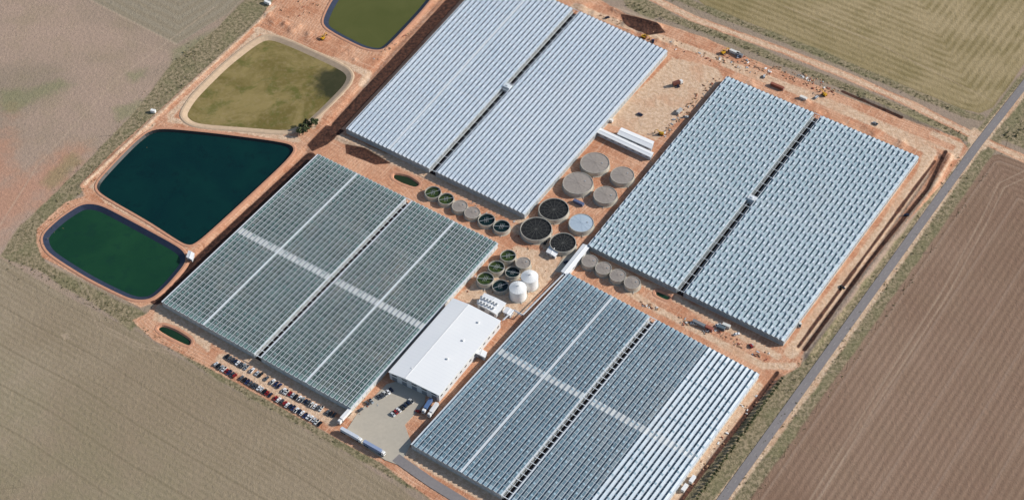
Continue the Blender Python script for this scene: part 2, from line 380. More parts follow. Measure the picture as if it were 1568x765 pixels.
conc.out(conc.mix(a2,conc.mix(a1,lin((158,152,140)),lin((182,174,160))),conc.mix(a1,lin((176,166,150)),lin((196,186,168)))),.9,.15)
mb=MB(); pl=S2([(592,588),(606,584),(652,604),(650,618),(620,650),(630,678),(612,712),(590,704),(560,684),(528,662),(548,632)])
mb.prism(pl,-.2,.30); mb.build("concrete_yard",[conc.mat])
mb=MB(); pl=S2([(862,395),(900,378),(905,392),(868,420),(850,415)]); mb.prism(pl,-.2,.28); mb.build("concrete_pad",[conc.mat])
# ------------------------------------------------------------------ greenhouses
alu=simple("white_aluminium",(210,215,218),.4,.08,.5)
galv=simple("galvanised_steel",(172,176,178),.45,.15,.8,metal=.2)
dark_int=simple("vent_opening",(36,50,54),.6,.3,.2)
pipe_dark=simple("corridor_floor",(44,36,34),.9,.3,.2)
def pane(name,cA,cB,cDark,bar,barw,bands,darkamt,LA,LB,period=4.5,rough=.2,barcol=(196,204,206),jit=.5,spec=.5):
    b=NB(name); u,v,_=b.sep(b.uv())
    bu=b.m('FLOOR',b.m('DIVIDE',u,2.)); bv=b.m('FLOOR',b.m('DIVIDE',v,period))
    wn=b.white(b.comb(bu,bv)); big=b.noise(.012,4,.6); med=b.noise(.07,4,.6)
    col=b.mix(b.mr(big,.35,.65),lin(cA),lin(cB))
    # foliage of the crop rows behind the glass
    cell=b.mr(b.m('ADD',b.m('MULTIPLY',wn,.5*jit),b.m('ADD',b.m('MULTIPLY',med,.7),.25*(1-jit))),.3,.75,darkamt*.6,darkamt)
    pe=b.m('MINIMUM',b.m('MINIMUM',u,b.m('SUBTRACT',LA,u)),b.m('MINIMUM',v,b.m('SUBTRACT',LB,v)))
    cell=b.m('MULTIPLY',cell,b.mr(pe,1.,5.,.15,1.))
    col=b.mix(cell,col,lin(cDark))
    fv=b.m('FRACT',b.m('DIVIDE',v,period)); line=b.m('LESS_THAN',fv,barw/period)
    fv2=b.m('FRACT',b.m('DIVIDE',v,period/3)); line2=b.m('LESS_THAN',fv2,.10)
    col=b.mix(b.m('MULTIPLY',line,bar),col,lin(barcol)); col=b.mix(b.m('MULTIPLY',line2,bar*.3),col,lin(barcol))
    for v0,hw,s_ in bands:
        dv=b.m('ABSOLUTE',b.m('SUBTRACT',v,v0)); ln=b.mr(dv,hw,hw+1.,s_,0.); col=b.mix(ln,col,lin((184,188,188)))
    col=b.mix(b.mr(b.noise(.03,4,.7),.5,.8,0,.15),col,lin((176,160,146)))
    r=b.m('ADD',b.m('MULTIPLY',wn,.2),rough)
    return b.out(col,r,spec)
def wallmat(name,c,base=.3):
    b=NB(name); u,v,_=b.sep(b.uv()); n=b.white(b.comb(b.m('FLOOR',b.m('DIVIDE',u,2.)),b.m('FLOOR',b.m('DIVIDE',v,1.3))))
    col=b.mix(n,lin(c,.75),lin(c,1.15)); l=b.m('LESS_THAN',b.m('FRACT',b.m('DIVIDE',v,1.3)),.08); col=b.mix(l,col,lin((200,204,204)))
    return b.out(col,.3,.5)
EAVE=5.0; RISE=.95
def greenhouse(corn,aisle,aw,pal,ventmode,walls,stripes=None,seams=(),bandt=(),rungs=9.,hub=True,gw=.34,edgew=.5,rungw=.5):
    root=empty("greenhouse",tuple(np.mean([site(u,v) for u,v in corn],0)))
    inv=Vector(root.location)
    cs=[site(u,v,EAVE+.3)[:2] for u,v in corn]   # c00 c10 c11 c01
    cs=[c_-np.array(inv[:2]) for c_ in cs]
    LA=(np.linalg.norm(cs[1]-cs[0])+np.linalg.norm(cs[2]-cs[3]))/2; LB=(np.linalg.norm(cs[3]-cs[0])+np.linalg.norm(cs[2]-cs[1]))/2
    print("greenhouse",LA,LB)
    def Q(s,t): return (cs[0]*(1-s)+cs[1]*s)*(1-t)+(cs[3]*(1-s)+cs[2]*s)*t
    bands=[(t*LB,hw,st) for t,hw,st in bandt]
    mats=[pane("glazing_lee_baked_light",*pal['lee'],bands,pal['dk'],LA,LB,jit=pal['jit']),pane("glazing_sunny_baked_light",*pal['sun'],bands,pal['dk']*pal.get('ks',.85),LA,LB,jit=pal['jit']),  # lee and sunny slopes: light and shade put into the glazing colours
          pane("glazing_whitewashed",(196,206,214),(182,194,204),(140,160,174),.4,.5,bands,.5,LA,LB)]
    vm=[simple("vent_glass",pal['vent'],.3,.12,.1,spec=.6),dark_int]
    roof=MB(); vents=MB(); gut=MB(); wl=MB(); ais=MB()
    aws=aw/LA
    for (s0,s1) in ((0,aisle-aws/2),(aisle+aws/2,1)):
        n=max(1,round((s1-s0)*LA/4.0)); nb=round(LB/4.5)
        for i in range(n):
            a=s0+(s1-s0)*i/n; b=s0+(s1-s0)*(i+1)/n; m=(a+b)/2
            white=stripes and stripes[0]<m<stripes[1]
            seam=any(abs(a-x)<=.5*(s1-s0)/n for x in seams)
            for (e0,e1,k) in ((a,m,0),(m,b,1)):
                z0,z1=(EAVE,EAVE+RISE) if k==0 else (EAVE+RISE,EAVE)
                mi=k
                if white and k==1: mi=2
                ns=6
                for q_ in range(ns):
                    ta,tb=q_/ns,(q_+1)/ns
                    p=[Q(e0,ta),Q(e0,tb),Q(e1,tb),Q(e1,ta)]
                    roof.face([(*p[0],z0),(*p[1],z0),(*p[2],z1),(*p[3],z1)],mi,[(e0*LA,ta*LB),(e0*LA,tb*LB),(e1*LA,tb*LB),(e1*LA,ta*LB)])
            g0=Q(a,0);g1=Q(a,1)
            if seam: gut.beam((*g0,EAVE+.45),(*g1,EAVE+.45),1.7,.3)
            else: gut.beam((*g0,EAVE+.03),(*g1,EAVE+.03),gw,.24)
            r0=Q(m,0);r1=Q(m,1); gut.beam((*r0,EAVE+RISE),(*r1,EAVE+RISE),.12,.12)
            sh=random.uniform(0,.35)
            for j in range(nb):
                side=(j+(i//2 if ventmode.get('wave') else 0))%2 if ventmode['alt'] else 1
                if random.random()<ventmode['skip']: continue
                t0=(j+.1+sh)/nb; t1=(j+.1+sh+ventmode['len'])/nb
                if t1>1: continue
                e=a+(m-a)*.30 if side==0 else b-(b-m)*.30
                zr=EAVE+RISE+.04; zs=EAVE+RISE*.30+.03
                h0,h1=Q(m,t0),Q(m,t1); f0,f1=Q(e,t0),Q(e,t1)
                vents.face([(*h0,zr),(*h1,zr),(*f1,zs),(*f0,zs)],1)
                op=ventmode['open']*random.uniform(.7,1.15)
                vents.face([(*h0,zr+.05),(*h1,zr+.05),(*f1,zs+op),(*f0,zs+op)],0)
        for se in (s0,s1):
            gb0=Q(se,0);gb1=Q(se,1); gut.beam((*gb0,EAVE+.05),(*gb1,EAVE+.05),edgew,.3)
        for t,sg in ((0,1),(1,-1)):
            for i in range(n):
                a=s0+(s1-s0)*i/n; b=s0+(s1-s0)*(i+1)/n; A=Q(a,t);B=Q(b,t);Mi=Q((a+b)/2,t)
                wl.face([(*A,0),(*B,0),(*B,EAVE),(*Mi,EAVE+RISE-.02),(*A,EAVE)],0,[(a*LA,0),(b*LA,0),(b*LA,EAVE),(a*LA,EAVE+1),(a*LA,EAVE)])
                wl.box(A[0],A[1],0,.3,.3,EAVE,0,1)
                dd_=(Q((a+b)/2,t)-Q((a+b)/2,.5)); dd_=dd_/np.linalg.norm(dd_)*.12
                wl.beam((*(A+dd_),EAVE),(*(Mi+dd_),EAVE+RISE),.14,.16,1); wl.beam((*(Mi+dd_),EAVE+RISE),(*(B+dd_),EAVE),.14,.16,1)
            A=Q(s0,t);B=Q(s1,t); wl.beam((*A,.3),(*B,.3),.5,.7,2)
        for s_ in (s0,s1):
            A=Q(s_,0);B=Q(s_,1); nseg=round(LB/4.5)
            wl.face([(*A,0),(*B,0),(*B,EAVE-.1),(*A,EAVE-.1)],0,[(0,0),(LB,0),(LB,EAVE),(0,EAVE)])
            for j in range(nseg+1):
                p=Q(s_,j/nseg); wl.box(p[0],p[1],0,.26,.26,EAVE-.15,0,1)
            wl.beam((*A,.3),(*B,.3),.5,.7,2)
    a,b=aisle-aws/2,aisle+aws/2
    p=[Q(a,0),Q(a,1),Q(b,1),Q(b,0)]; ais.face([(*x,.25) for x in p],1)
    k=int(LB/rungs)
    for j in range(k+1):
        t=j/k; A=Q(a,t);B=Q(b,t); ais.beam((*A,EAVE+.22),(*B,EAVE+.22),rungw,.3,0)
    for f in (.3,.7):
        A=Q(a+(b-a)*f,0);B=Q(a+(b-a)*f,1); ais.beam((*A,EAVE-1.5),(*B,EAVE-1.5),.25,.25,0)
    if hub:
        A=Q(a+(b-a)*.5,.5); ais.box(A[0],A[1],0,6.4,4.6,EAVE+1.4,angA,0); ais.box(A[0],A[1],EAVE+1.4,2.,2.,.6,angA,0)
    roof.build("roof_glazing",mats,root); vents.build("ridge_vents",vm,root); gut.build("gutters",[alu],root)
    wl.build("glass_walls",[wallmat("wall_glazing",walls),galv,simple("plinth",(190,182,170),.9)],root)
    ais.build("service_corridor",[alu,pipe_dark],root)
    return root
pal_nw=dict(lee=((118,136,154),(130,146,162),(88,110,130),.4,.5),sun=((170,182,194),(184,193,202),(132,152,168),.35,.5),dk=.65,vent=(182,193,203),jit=.8)  # lee tones darker, sun tones lighter: slope shading painted into the glass
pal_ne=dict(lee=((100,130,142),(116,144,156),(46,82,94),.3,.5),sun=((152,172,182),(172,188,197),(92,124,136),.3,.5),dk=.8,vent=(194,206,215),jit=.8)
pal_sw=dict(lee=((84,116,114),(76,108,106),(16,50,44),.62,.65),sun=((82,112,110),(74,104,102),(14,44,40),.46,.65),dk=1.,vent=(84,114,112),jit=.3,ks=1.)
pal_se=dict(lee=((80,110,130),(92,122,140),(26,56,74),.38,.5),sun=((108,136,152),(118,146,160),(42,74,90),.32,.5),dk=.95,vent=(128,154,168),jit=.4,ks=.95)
greenhouse([(752,-43),(1022,78),(803,328),(530,197)],.495,7.,pal_nw,dict(alt=True,skip=.15,len=.5,open=.10),(160,166,168),seams=(.245,),bandt=((.62,1.,.2),),rungs=9.,rungw=.35)
greenhouse([(1113,117),(1407,240),(1200,522),(900,375)],.485,6.4,pal_ne,dict(alt=True,skip=.05,len=.6,open=.46,wave=True),(140,150,154),bandt=((.5,1.,.2),),rungs=9.,rungw=.35)
greenhouse([(487,236),(762,372),(537,624),(248,462)],.52,6.4,pal_sw,dict(alt=True,skip=.8,len=.25,open=.08),(196,200,198),seams=(.235,.765),bandt=((.53,2.4,.75),(.262,.3,.15)),rungs=5.5,hub=False,gw=.42,edgew=1.4,rungw=.5)
greenhouse([(870,418),(1162,572),(952,861),(630,680)],.46,6.4,pal_se,dict(alt=True,skip=.4,len=.35,open=.12),(190,195,196),stripes=(.73,1.0),seams=(.235,),bandt=((.47,2.4,.7),),rungs=5.5,hub=False,edgew=1.4,rungw=.5)
# ------------------------------------------------------------------ tanks
tank_wall=simple("tank_steel",(180,174,162),.5,.12,.6,metal=.2)
cov_grey=simple("tank_cover_grey",(150,141,133),.8,.25,.5); cov_black=simple("tank_cover_black",(34,34,34),.6,.3,.3); spoke=simple("cover_cable",(92,92,88),.6)
cov_white=simple("tank_cover_pale",(170,184,196),.5,.08,.5); wat_dark=water("tank_water",(14,32,34),(20,42,40)); wat_green=water("tank_water_green",(70,84,34),(28,44,32),sc_=.35)
white_p=simple("white_paint",(226,226,224),.45,.05,.3)
def tank(u,v,rpx,h,style,name="water_tank"):
    c=site(u,v,h); r=np.linalg.norm(site(u+rpx,v,h)-site(u-rpx,v,h))/2
    mb=MB(); n=40; k=6
    for i in range(k):
        z0,z1=h*i/k,h*(i+1)/k; zm=(z0+z1)/2
        mb.cyl(0,0,z0,zm,r,r*1.012,n,0,False); mb.cyl(0,0,zm,z1,r*1.012,r,n,0,False)
    mb.cyl(0,0,0,.12,r+.9,r+.9,n,3,True)
    for i in range(n):
        a=2*math.pi*i/n;b=2*math.pi*(i+1)/n; ri=r-.28
        mb.face([(r*1.02*math.cos(a),r*1.02*math.sin(a),h+.06),(r*1.02*math.cos(b),r*1.02*math.sin(b),h+.06),(ri*math.cos(b),ri*math.sin(b),h+.06),(ri*math.cos(a),ri*math.sin(a),h+.06)],0)
        mb.face([(ri*math.cos(a),ri*math.sin(a),h+.06),(ri*math.cos(b),ri*math.sin(b),h+.06),(ri*math.cos(b),ri*math.sin(b),h-1.6),(ri*math.cos(a),ri*math.sin(a),h-1.6)],0)
    mats=[tank_wall,cov_grey,galv,conc.mat]
    ri=r-.3
    if style in('grey','pale'):
        mats[1]=cov_grey if style=='grey' else cov_white
        mb.disc(0,0,h-.25,ri,n,1,.35)
        for i in range(12):
            a=2*math.pi*i/12; mb.beam((0,0,h+.14),(ri*math.cos(a),ri*math.sin(a),h-.2),.1,.06,1)
        mb.box(r*.5,0,h+.0,.9,.9,.35,0,2)
    elif style=='black':
        mats[1]=cov_black; mats[2]=spoke; mb.disc(0,0,h-.7,ri,n,1,.2)
        for i in range(14):
            a=2*math.pi*i/14+.1; mb.beam((0,0,h-.42),(ri*math.cos(a),ri*math.sin(a),h-.1),.16,.06,2)
        for rr in (.35,.68):
            for i in range(24):
                a=2*math.pi*i/24;b=2*math.pi*(i+1)/24; mb.beam((ri*rr*math.cos(a),ri*rr*math.sin(a),h-.3),(ri*rr*math.cos(b),ri*rr*math.sin(b),h-.3),.1,.06,2)
    elif style in('green','dark'):
        mats[1]=wat_green if style=='green' else wat_dark; mb.disc(0,0,h-1.1,ri,n,1)
        mb.beam((-ri,0,h-.1),(ri,0,h-.1),.3,.12,2)
        for i in range(3):
            mb.hcyl((ri*.2*i-ri*.3,-ri*.3,h-.95),(ri*.2*i-ri*.1,ri*.5,h-.95),.1,8,2)
    elif style=='silo':
        mats[0]=white_p; mats[1]=white_p; mb.cyl(0,0,h,h+1.6,r*1.04,r*.25,n,1,True)
        mb.cyl(0,0,h+1.6,h+2.0,.8,.8,16,2)
        for i in range(20):
            a=2*math.pi*i/20; mb.beam((r*1.03*math.cos(a),r*1.03*math.sin(a),h+.05),(r*.25*math.cos(a),r*.25*math.sin(a),h+1.62),.1,.08,1)
    for d in (-.25,.25): mb.beam((r+.2,d,0),(r+.2,d,h+.9),.07,.07,2)
    for i in range(int(h*2)): mb.beam((r+.2,-.25,.4+i*.5),(r+.2,.25,.4+i*.5),.05,.05,2)
    mb.hcyl((0,-r,.5),(0,-r-2.2,.5),.18,8,2)
    return mb.build(name,mats,None,(c[0],c[1],0),random.uniform(-.4,.4))
for u,v,r,h,s_ in [(911,249,22,4.4,'grey'),(885,280,23,4.4,'grey'),(953,268,18,4.4,'grey'),(927,298,18,4.4,'grey'),(848,320,23,4.4,'black'),(821,350,24,4.4,'black'),(890,341,19,4.4,'pale'),(862,371,20,4.4,'black'),
  (663,294,12.5,3.6,'green'),(683,304,12.,3.6,'green'),(704,315,12.,3.6,'grey'),(723,325,12.,3.6,'grey'),(745,336,13,3.6,'dark'),(768,346,13,3.6,'dark'),
  (778,391,12,5.,'green'),(760,408,12.5,5.,'green'),(743,426,13,5.,'green'),(801,402,11.5,5.,'grey'),(766,437,12.5,3.,'dark'),(785,416,11.5,3.,'dark'),
  (903,399,12.5,4.2,'grey'),(924,410,12.5,4.2,'grey'),(946,421,12.5,4.2,'grey'),(968,432,12.5,4.2,'grey')]:
    tank(u,v,r,h,s_)
tank(811,423,13,10.,'silo',"storage_silo"); tank(793,440,13,10.,'silo',"storage_silo")
# ------------------------------------------------------------------ buildings
roofw=NB("white_roof_sheeting"); u_,v_,_=roofw.sep(roofw.uv()); rib=roofw.m('LESS_THAN',roofw.m('FRACT',roofw.m('DIVIDE',v_,3.)),.05)
rc=roofw.mix(roofw.noise(.05,4),lin((222,224,226)),lin((236,236,234))); roofw.out(roofw.mix(roofw.m('MULTIPLY',rib,.3),rc,lin((190,194,196))),.45,.4)
wallg=simple("wall_cladding",(200,202,202),.6,.06,.3); door=simple("roller_door",(120,126,132),.5,.1,1.); glassd=simple("window_glass",(40,52,60),.15,.2,.5,spec=.6)
def shed(name,corn,h,pitch,doors=5,ridge_dir='B',vents=0,rs=.5):
    cs=[site(u,v,h)[:2] for u,v in corn]; o=np.mean(cs,0); root=empty(name,(o[0],o[1],0)); cs=[c_-o for c_ in cs]
    LA=np.linalg.norm(cs[1]-cs[0]); LB=np.linalg.norm(cs[3]-cs[0])
    def Q(s,t): return (cs[0]*(1-s)+cs[1]*s)*(1-t)+(cs[3]*(1-s)+cs[2]*s)*t
    W=MB(); R=MB(); Dm=MB()
    if ridge_dir=='A':
        Q0=Q; Q=lambda s,t:Q0(t,s); LA,LB=LB,LA
    for t in (0,1):
        a,b,m=Q(0,t),Q(1,t),Q(rs,t); W.face([(*a,0),(*b,0),(*b,h),(*m,h+pitch-.05),(*a,h)],0)
    for s_ in (0,1):
        a,b=Q(s_,0),Q(s_,1); W.face([(*a,0),(*b,0),(*b,h),(*a,h)],0)
    ov=.5/LB; os=.5/LA
    for s0,s1 in ((-os,rs),(rs,1+os)):
        z0,z1=(h,h+pitch) if s0<0 else (h+pitch,h)
        p=[Q(s0,-ov),Q(s0,1+ov),Q(s1,1+ov),Q(s1,-ov)]; L=LB
        up=[(*p[0],z0+.06),(*p[1],z0+.06),(*p[2],z1+.06),(*p[3],z1+.06)]; R.face(up,0,[(0,0),(0,L),(5,L),(5,0)])
        R.face([(x,y,z-.2) for x,y,z in up][::-1],1)
        for i,j in ((0,1),(2,3),(1,2),(3,0)):
            if (s0>0 and (i,j)==(0,1)) or (s0<0 and (i,j)==(2,3)): continue
            A,B=up[i],up[j]; R.face([A,B,(B[0],B[1],B[2]-.2),(A[0],A[1],A[2]-.2)],1)
    k=int(LB/6)
    R.beam((*Q(rs,0),h+pitch+.1),(*Q(rs,1),h+pitch+.1),.5,.14,1)
    for i in range(vents):
        p=Q(random.choice((.3,.7)),(i+.5)/vents); R.box(p[0],p[1],h+pitch*.6,1.2,1.2,.8,angA,1)
    def panel(s0,t0,s1,t1,z0,z1,mi):
        a,b=Q(s0,t0),Q(s1,t1); d=(b-a)/np.linalg.norm(b-a); n=np.array([d[1],-d[0]])
        if np.dot(n,(a+b)/2)<0: n=-n
        n*=.06; Dm.prism([a-n*.2,b-n*.2,b+n,a+n],z0,z1,mi)
    for i in range(doors):
        x=(i+.25)/doors; panel(x,1,x+.5/doors,1,.1,min(4.2,h*.6),0)
        if h>5: panel(x,1,x+.5/doors,1,h*.72,h*.86,1)
    for i in range(max(2,k)):
        x=(i+.3)/max(2,k); panel(0,x,0,x+.4/max(2,k),h*.45,h*.62,1); panel(1,x,1,x+.4/max(2,k),h*.45,h*.62,1)
    W.build("walls",[wallg],root); R.build("roof",[roofw.mat,white_p],root); Dm.build("doors_and_windows",[door,glassd],root); return root
shed("packing_shed",[(694,457),(766,491),(672,604),(596,569)],8.,1.6,5,vents=4,rs=.33)
shed("plant_room",[(742,449),(774,464),(760,480),(731,464)],5.,.5,2)
shed("site_shed",[(952,196),(1001,217),(997,227),(946,205)],4.5,.6,4,'A')
shed("canopy_shed",[(918,196),(1000,234),(996,240),(912,201)],4.,.3,8,'A')
shed("pump_house",[(842,377),(856,384),(850,392),(837,385)],3.2,.5,2)
shed("pump_house",[(289,384),(297,388),(294,397),(286,393)],3.,.4,1)
shed("boiler_house",[(776,470),(786,475),(781,482),(771,477)],4.,.4,1)
mb=MB()
for i in range(2):
    for j in range(6):
        p=site(737+j*4.6-i*5,455+j*2.2+i*6,5.6); mb.cyl(p[0],p[1],5.45,6.3,1.0,1.0,14,0,True,1)
mb.build("cooling_fan_bank",[white_p,door])
mb=MB(); pa=[(770,490),(786,474),(800,482),(870,412),(900,378)]
pp=[site(u,v,4.) for u,v in pa]
for i in range(len(pp)-1):
    for k in (-.5,.5): mb.hcyl((pp[i][0]+k,pp[i][1],4+k*.4),(pp[i+1][0]+k,pp[i+1][1],4+k*.4),.3,8,0)
    for t in np.linspace(0,1,6):
        q_=pp[i]*(1-t)+pp[i+1]*t; mb.box(q_[0],q_[1],0,.2,.2,3.8,0,0)
mb.build("heating_pipe_bridge",[alu])
shed("link_corridor",[(893,374),(902,378),(868,420),(860,415)],4.6,.5,1)
shed("link_corridor",[(733,533),(745,539),(742,546),(729,540)],4.5,.4,1)
# ------------------------------------------------------------------ vehicles
tyre=simple("tyre",(26,26,26),.8); carglass=simple("car_glass",(28,34,40),.1,.1,spec=.6)
tailm=simple("tail_lamp",(130,20,20),.3)
def car_mesh(name,col,kind=0):
    paintm=simple(name+"_paint",col,.25,.03,spec=.6); mb=MB(); L=[4.6,4.9,4.2][kind]; Wd=1.82
    h=L/2
    prof=[(-h,.32),(-h-.03,.62),(-h+.08,.92),(-h+1.0,.98),(h-1.25,.98),(h-.25,.84),(h,.62),(h-.02,.32)]
    nS=len(prof)
    for i in range(nS):
        a=prof[i];b=prof[(i+1)%nS]; mb.face([(a[0],-Wd/2,a[1]),(b[0],-Wd/2,b[1]),(b[0],Wd/2,b[1]),(a[0],Wd/2,a[1])],0)
    mb.face([(x,-Wd/2,z) for x,z in prof][::-1],0); mb.face([(x,Wd/2,z) for x,z in prof],0)
    if kind==1: c0,c1,t0,t1,zt=-h+2.0,h-1.2,-h+2.15,h-1.9,1.68
    elif kind==2: c0,c1,t0,t1,zt=-h+.1,h-.95,-h+.45,h-1.7,1.48
    else: c0,c1,t0,t1,zt=-h+.45,h-1.2,-h+1.1,h-1.95,1.45
    w0,w1=Wd/2-.06,Wd/2-.24; z0=.97
    B=[(c0,-w0,z0),(c1,-w0,z0),(c1,w0,z0),(c0,w0,z0)]; T=[(t0,-w1,zt),(t1,-w1,zt),(t1,w1,zt),(t0,w1,zt)]
    for i in range(4):
        j=(i+1)%4; mb.face([B[i],B[j],T[j],T[i]],1)
    mb.face(T,0)
    for s_ in (-1,1):
        for (p,q_) in ((B[0],T[0]),(B[1],T[1])): mb.beam((p[0],s_*abs(p[1]),p[2]),(q_[0],s_*abs(q_[1]),q_[2]),.07,.07,0)
        mx=(c0+c1)/2; mb.beam((mx,s_*(w0+.01),z0),(mx,s_*(w1+.01),zt),.09,.05,0); mb.box(c1-.3,s_*(Wd/2+.08),.98,.15,.2,.14,0,0)
    if kind==1:
        mb.box(-h+1.0,0,.99,1.75,Wd-.1,.06,0,1)
        for s_ in (-1,1): mb.box(-h+1.0,s_*(Wd/2-.05),.98,1.9,.06,.28,0,0)
    for x in (-h+.85,h-.85):
        for s_ in (-1,1): mb.hcyl((x,s_*(Wd/2-.2),.33),(x,s_*(Wd/2+.02),.33),.33,14,2)
    for s_ in (-.6,.6): mb.box(h-.03,s_,.62,.06,.3,.14,0,3); mb.box(-h+.0,s_*1.1,.66,.06,.26,.14,0,4)
    return mb.mesh(name,[paintm,carglass,tyre,white_p,tailm])
cols=[(232,232,232),(228,230,232),(190,194,198),(22,24,28),(40,50,92),(140,26,28),(70,74,80),(214,214,210),(26,36,60),(90,94,98),(150,156,160)]
cms=[car_mesh("car_body",c_,i%3) for i,c_ in enumerate(cols)]
def car_row(p0,p1,spacing,gap=.12,dirang=None,z=.05):
    a=site(*p0);b=site(*p1); L=np.linalg.norm(b-a); n=int(L/spacing)
    ang=math.atan2(b[1]-a[1],b[0]-a[0])+math.pi/2 if dirang is None else dirang
    for i in range(n):
        if random.random()<gap: continue
        p=a+(b-a)*(i+.5)/n; me_=random.choice(cms)
        place(me_,"parked_car",None,(p[0]+random.uniform(-.2,.2),p[1]+random.uniform(-.3,.3),z),ang+random.choice((0,math.pi))+random.uniform(-.04,.04))
car_row((329,556),(366,580),2.6,.03); car_row((368,578),(492,650),2.6,.03)
car_row((346,545),(388,569),2.6,.05); car_row((392,570),(430,592),2.6,.08); car_row((432,597),(514,637),2.6,.08)
car_row((577,610),(602,596),2.6,.1,z=.1); car_row((599,637),(632,613),2.6,.05,z=.32); car_row((559,620),(572,612),2.6,.2)
for u,v in [(552,628),(640,630),(1050,180),(1038,132),(1130,87),(980,176),(868,402),(835,372),(760,474),(1085,505),(1062,496),(1100,498),(1170,118),(1250,150),(1340,190),(1388,330),(1290,440),(1225,498),(1150,530),(1128,512),(1000,64),(930,28)]:
    p=site(u,v); place(random.choice(cms),"parked_car",None,(p[0],p[1],.15),random.uniform(0,3.1))
def truck(u,v,ang,col,L=13.,name="semi_trailer_truck"):
    pm=simple("truck_paint",col,.35); mb=MB()
    mb.box(0,0,1.2,L,2.5,2.8,0,0); mb.box(0,0,.85,L,1.2,.34,0,2)
    mb.box(L/2+1.9,0,.8,2.3,2.4,2.3,0,1); mb.box(L/2+1.7,0,3.11,1.8,2.2,.6,0,1)
    mb.box(L/2+3.05,0,1.9,.06,2.1,.9,0,3); mb.box(L/2+.4,0,.7,2.8,1.0,.3,0,2)
    for x in (-L/2+1,-L/2+2.3,-L/2+3.6,L/2-1.2,L/2+.1,L/2+2.3):
        for s_ in (-1,1): mb.hcyl((x,s_*.85,.52),(x,s_*1.25,.52),.52,14,2)
    for i in range(int(L/1.2)): mb.box(-L/2+.6+i*1.2,0,1.25,.06,2.56,2.7,0,0)
    p=site(u,v); return mb.build(name,[pm,white_p,tyre,glassd],None,(p[0],p[1],.32),ang)
truck(536,667,angA,(196,202,210),15.); truck(571,687,angA,(140,154,182),15.); truck(530,638,angB,(226,226,224),10.,"rigid_truck")
truck(656,622,angB+.15,(84,110,150),9.,"rigid_truck"); truck(665,628,angB+.1,(214,214,214),9.,"rigid_truck"); truck(1035,131,.4,(110,70,60),6.,"rigid_truck")
yel=simple("machine_paint",(196,150,40),.5,.1)
def excavator(u,v,ang):
    mb=MB()
    for s_ in (-1,1):
        mb.box(0,s_*1.1,.1,3.8,.55,.7,0,1)
        for x in (-1.9,1.9): mb.hcyl((x,s_*1.37,.45),(x,s_*.83,.45),.35,12,1)
    mb.cyl(0,0,.8,1.05,.9,.9,16,1); mb.box(-.5,0,1.05,3.2,2.5,1.0,0,0); mb.box(-1.6,0,2.05,1.0,2.2,.35,0,0)
    mb.box(.6,.75,2.05,1.3,.95,1.1,0,2); mb.box(.6,.75,3.15,1.35,1.0,.1,0,0)
    mb.beam((1.0,-.2,1.7),(3.2,-.2,4.2),.4,.5,0); mb.beam((3.2,-.2,4.2),(5.2,-.2,3.0),.38,.42,0); mb.beam((5.2,-.2,3.2),(5.4,-.2,1.0),.32,.36,0)
    mb.hcyl((1.4,-.2,1.9),(2.8,-.2,3.2),.1,8,1); mb.prism([(4.7,-.75),(5.6,-.75),(5.4,.35),(4.9,.35)],.25,1.1,1)
    p=site(u,v); mb.build("excavator",[yel,tyre,glassd],None,(p[0],p[1],.1),ang)
excavator(1108,82,.6); excavator(1262,146,2.2); excavator(986,58,-.5); excavator(495,60,1.0); excavator(1012,206,2.8)
def container(u,v,ang,col,L=12.):
    cm=simple("container_paint",col,.6,.1,.5); mb=MB(); mb.box(0,0,.15,L,2.4,2.5,0,0)
    for i in range(int(L/.6)):
        for s_ in (-1,1): mb.box(-L/2+.3+i*.6,s_*1.22,.25,.25,.06,2.3,0,0)
    for sx in (-1,1):
        for sy in (-1,1): mb.box(sx*(L/2),sy*1.2,.0,.2,.2,2.75,0,1)
        mb.box(sx*(L/2+.03),0,.3,.08,.1,2.2,0,1)
    p=site(u,v); mb.build("shipping_container",[cm,galv],None,(p[0],p[1],0),ang)
for u,v,da,c_,L in [(1070,497,0,(120,124,128),10),(1086,504,0,(150,90,76),6),(1112,500,.1,(206,206,200),6),(1104,503,.1,(90,104,112),6),(1125,82,0,(210,210,205),9),(1132,86,0,(120,120,124),6),(1190,134,0,(140,84,66),12),(1230,152,0,(220,216,208),6),(886,312,0,(90,100,130),9),(1040,172,1.5,(180,180,176),6),(410,6,0,(230,230,226),6),(235,172,.3,(230,230,226),4),(935,186,0,(226,222,214),4),(1060,735,angB-angA,(230,230,230),6),(1048,748,angB-angA,(230,230,228),6),(1045,728,angB-angA,(150,70,60),5)]:
    container(u,v,angA+da,c_,L)
mb=MB()
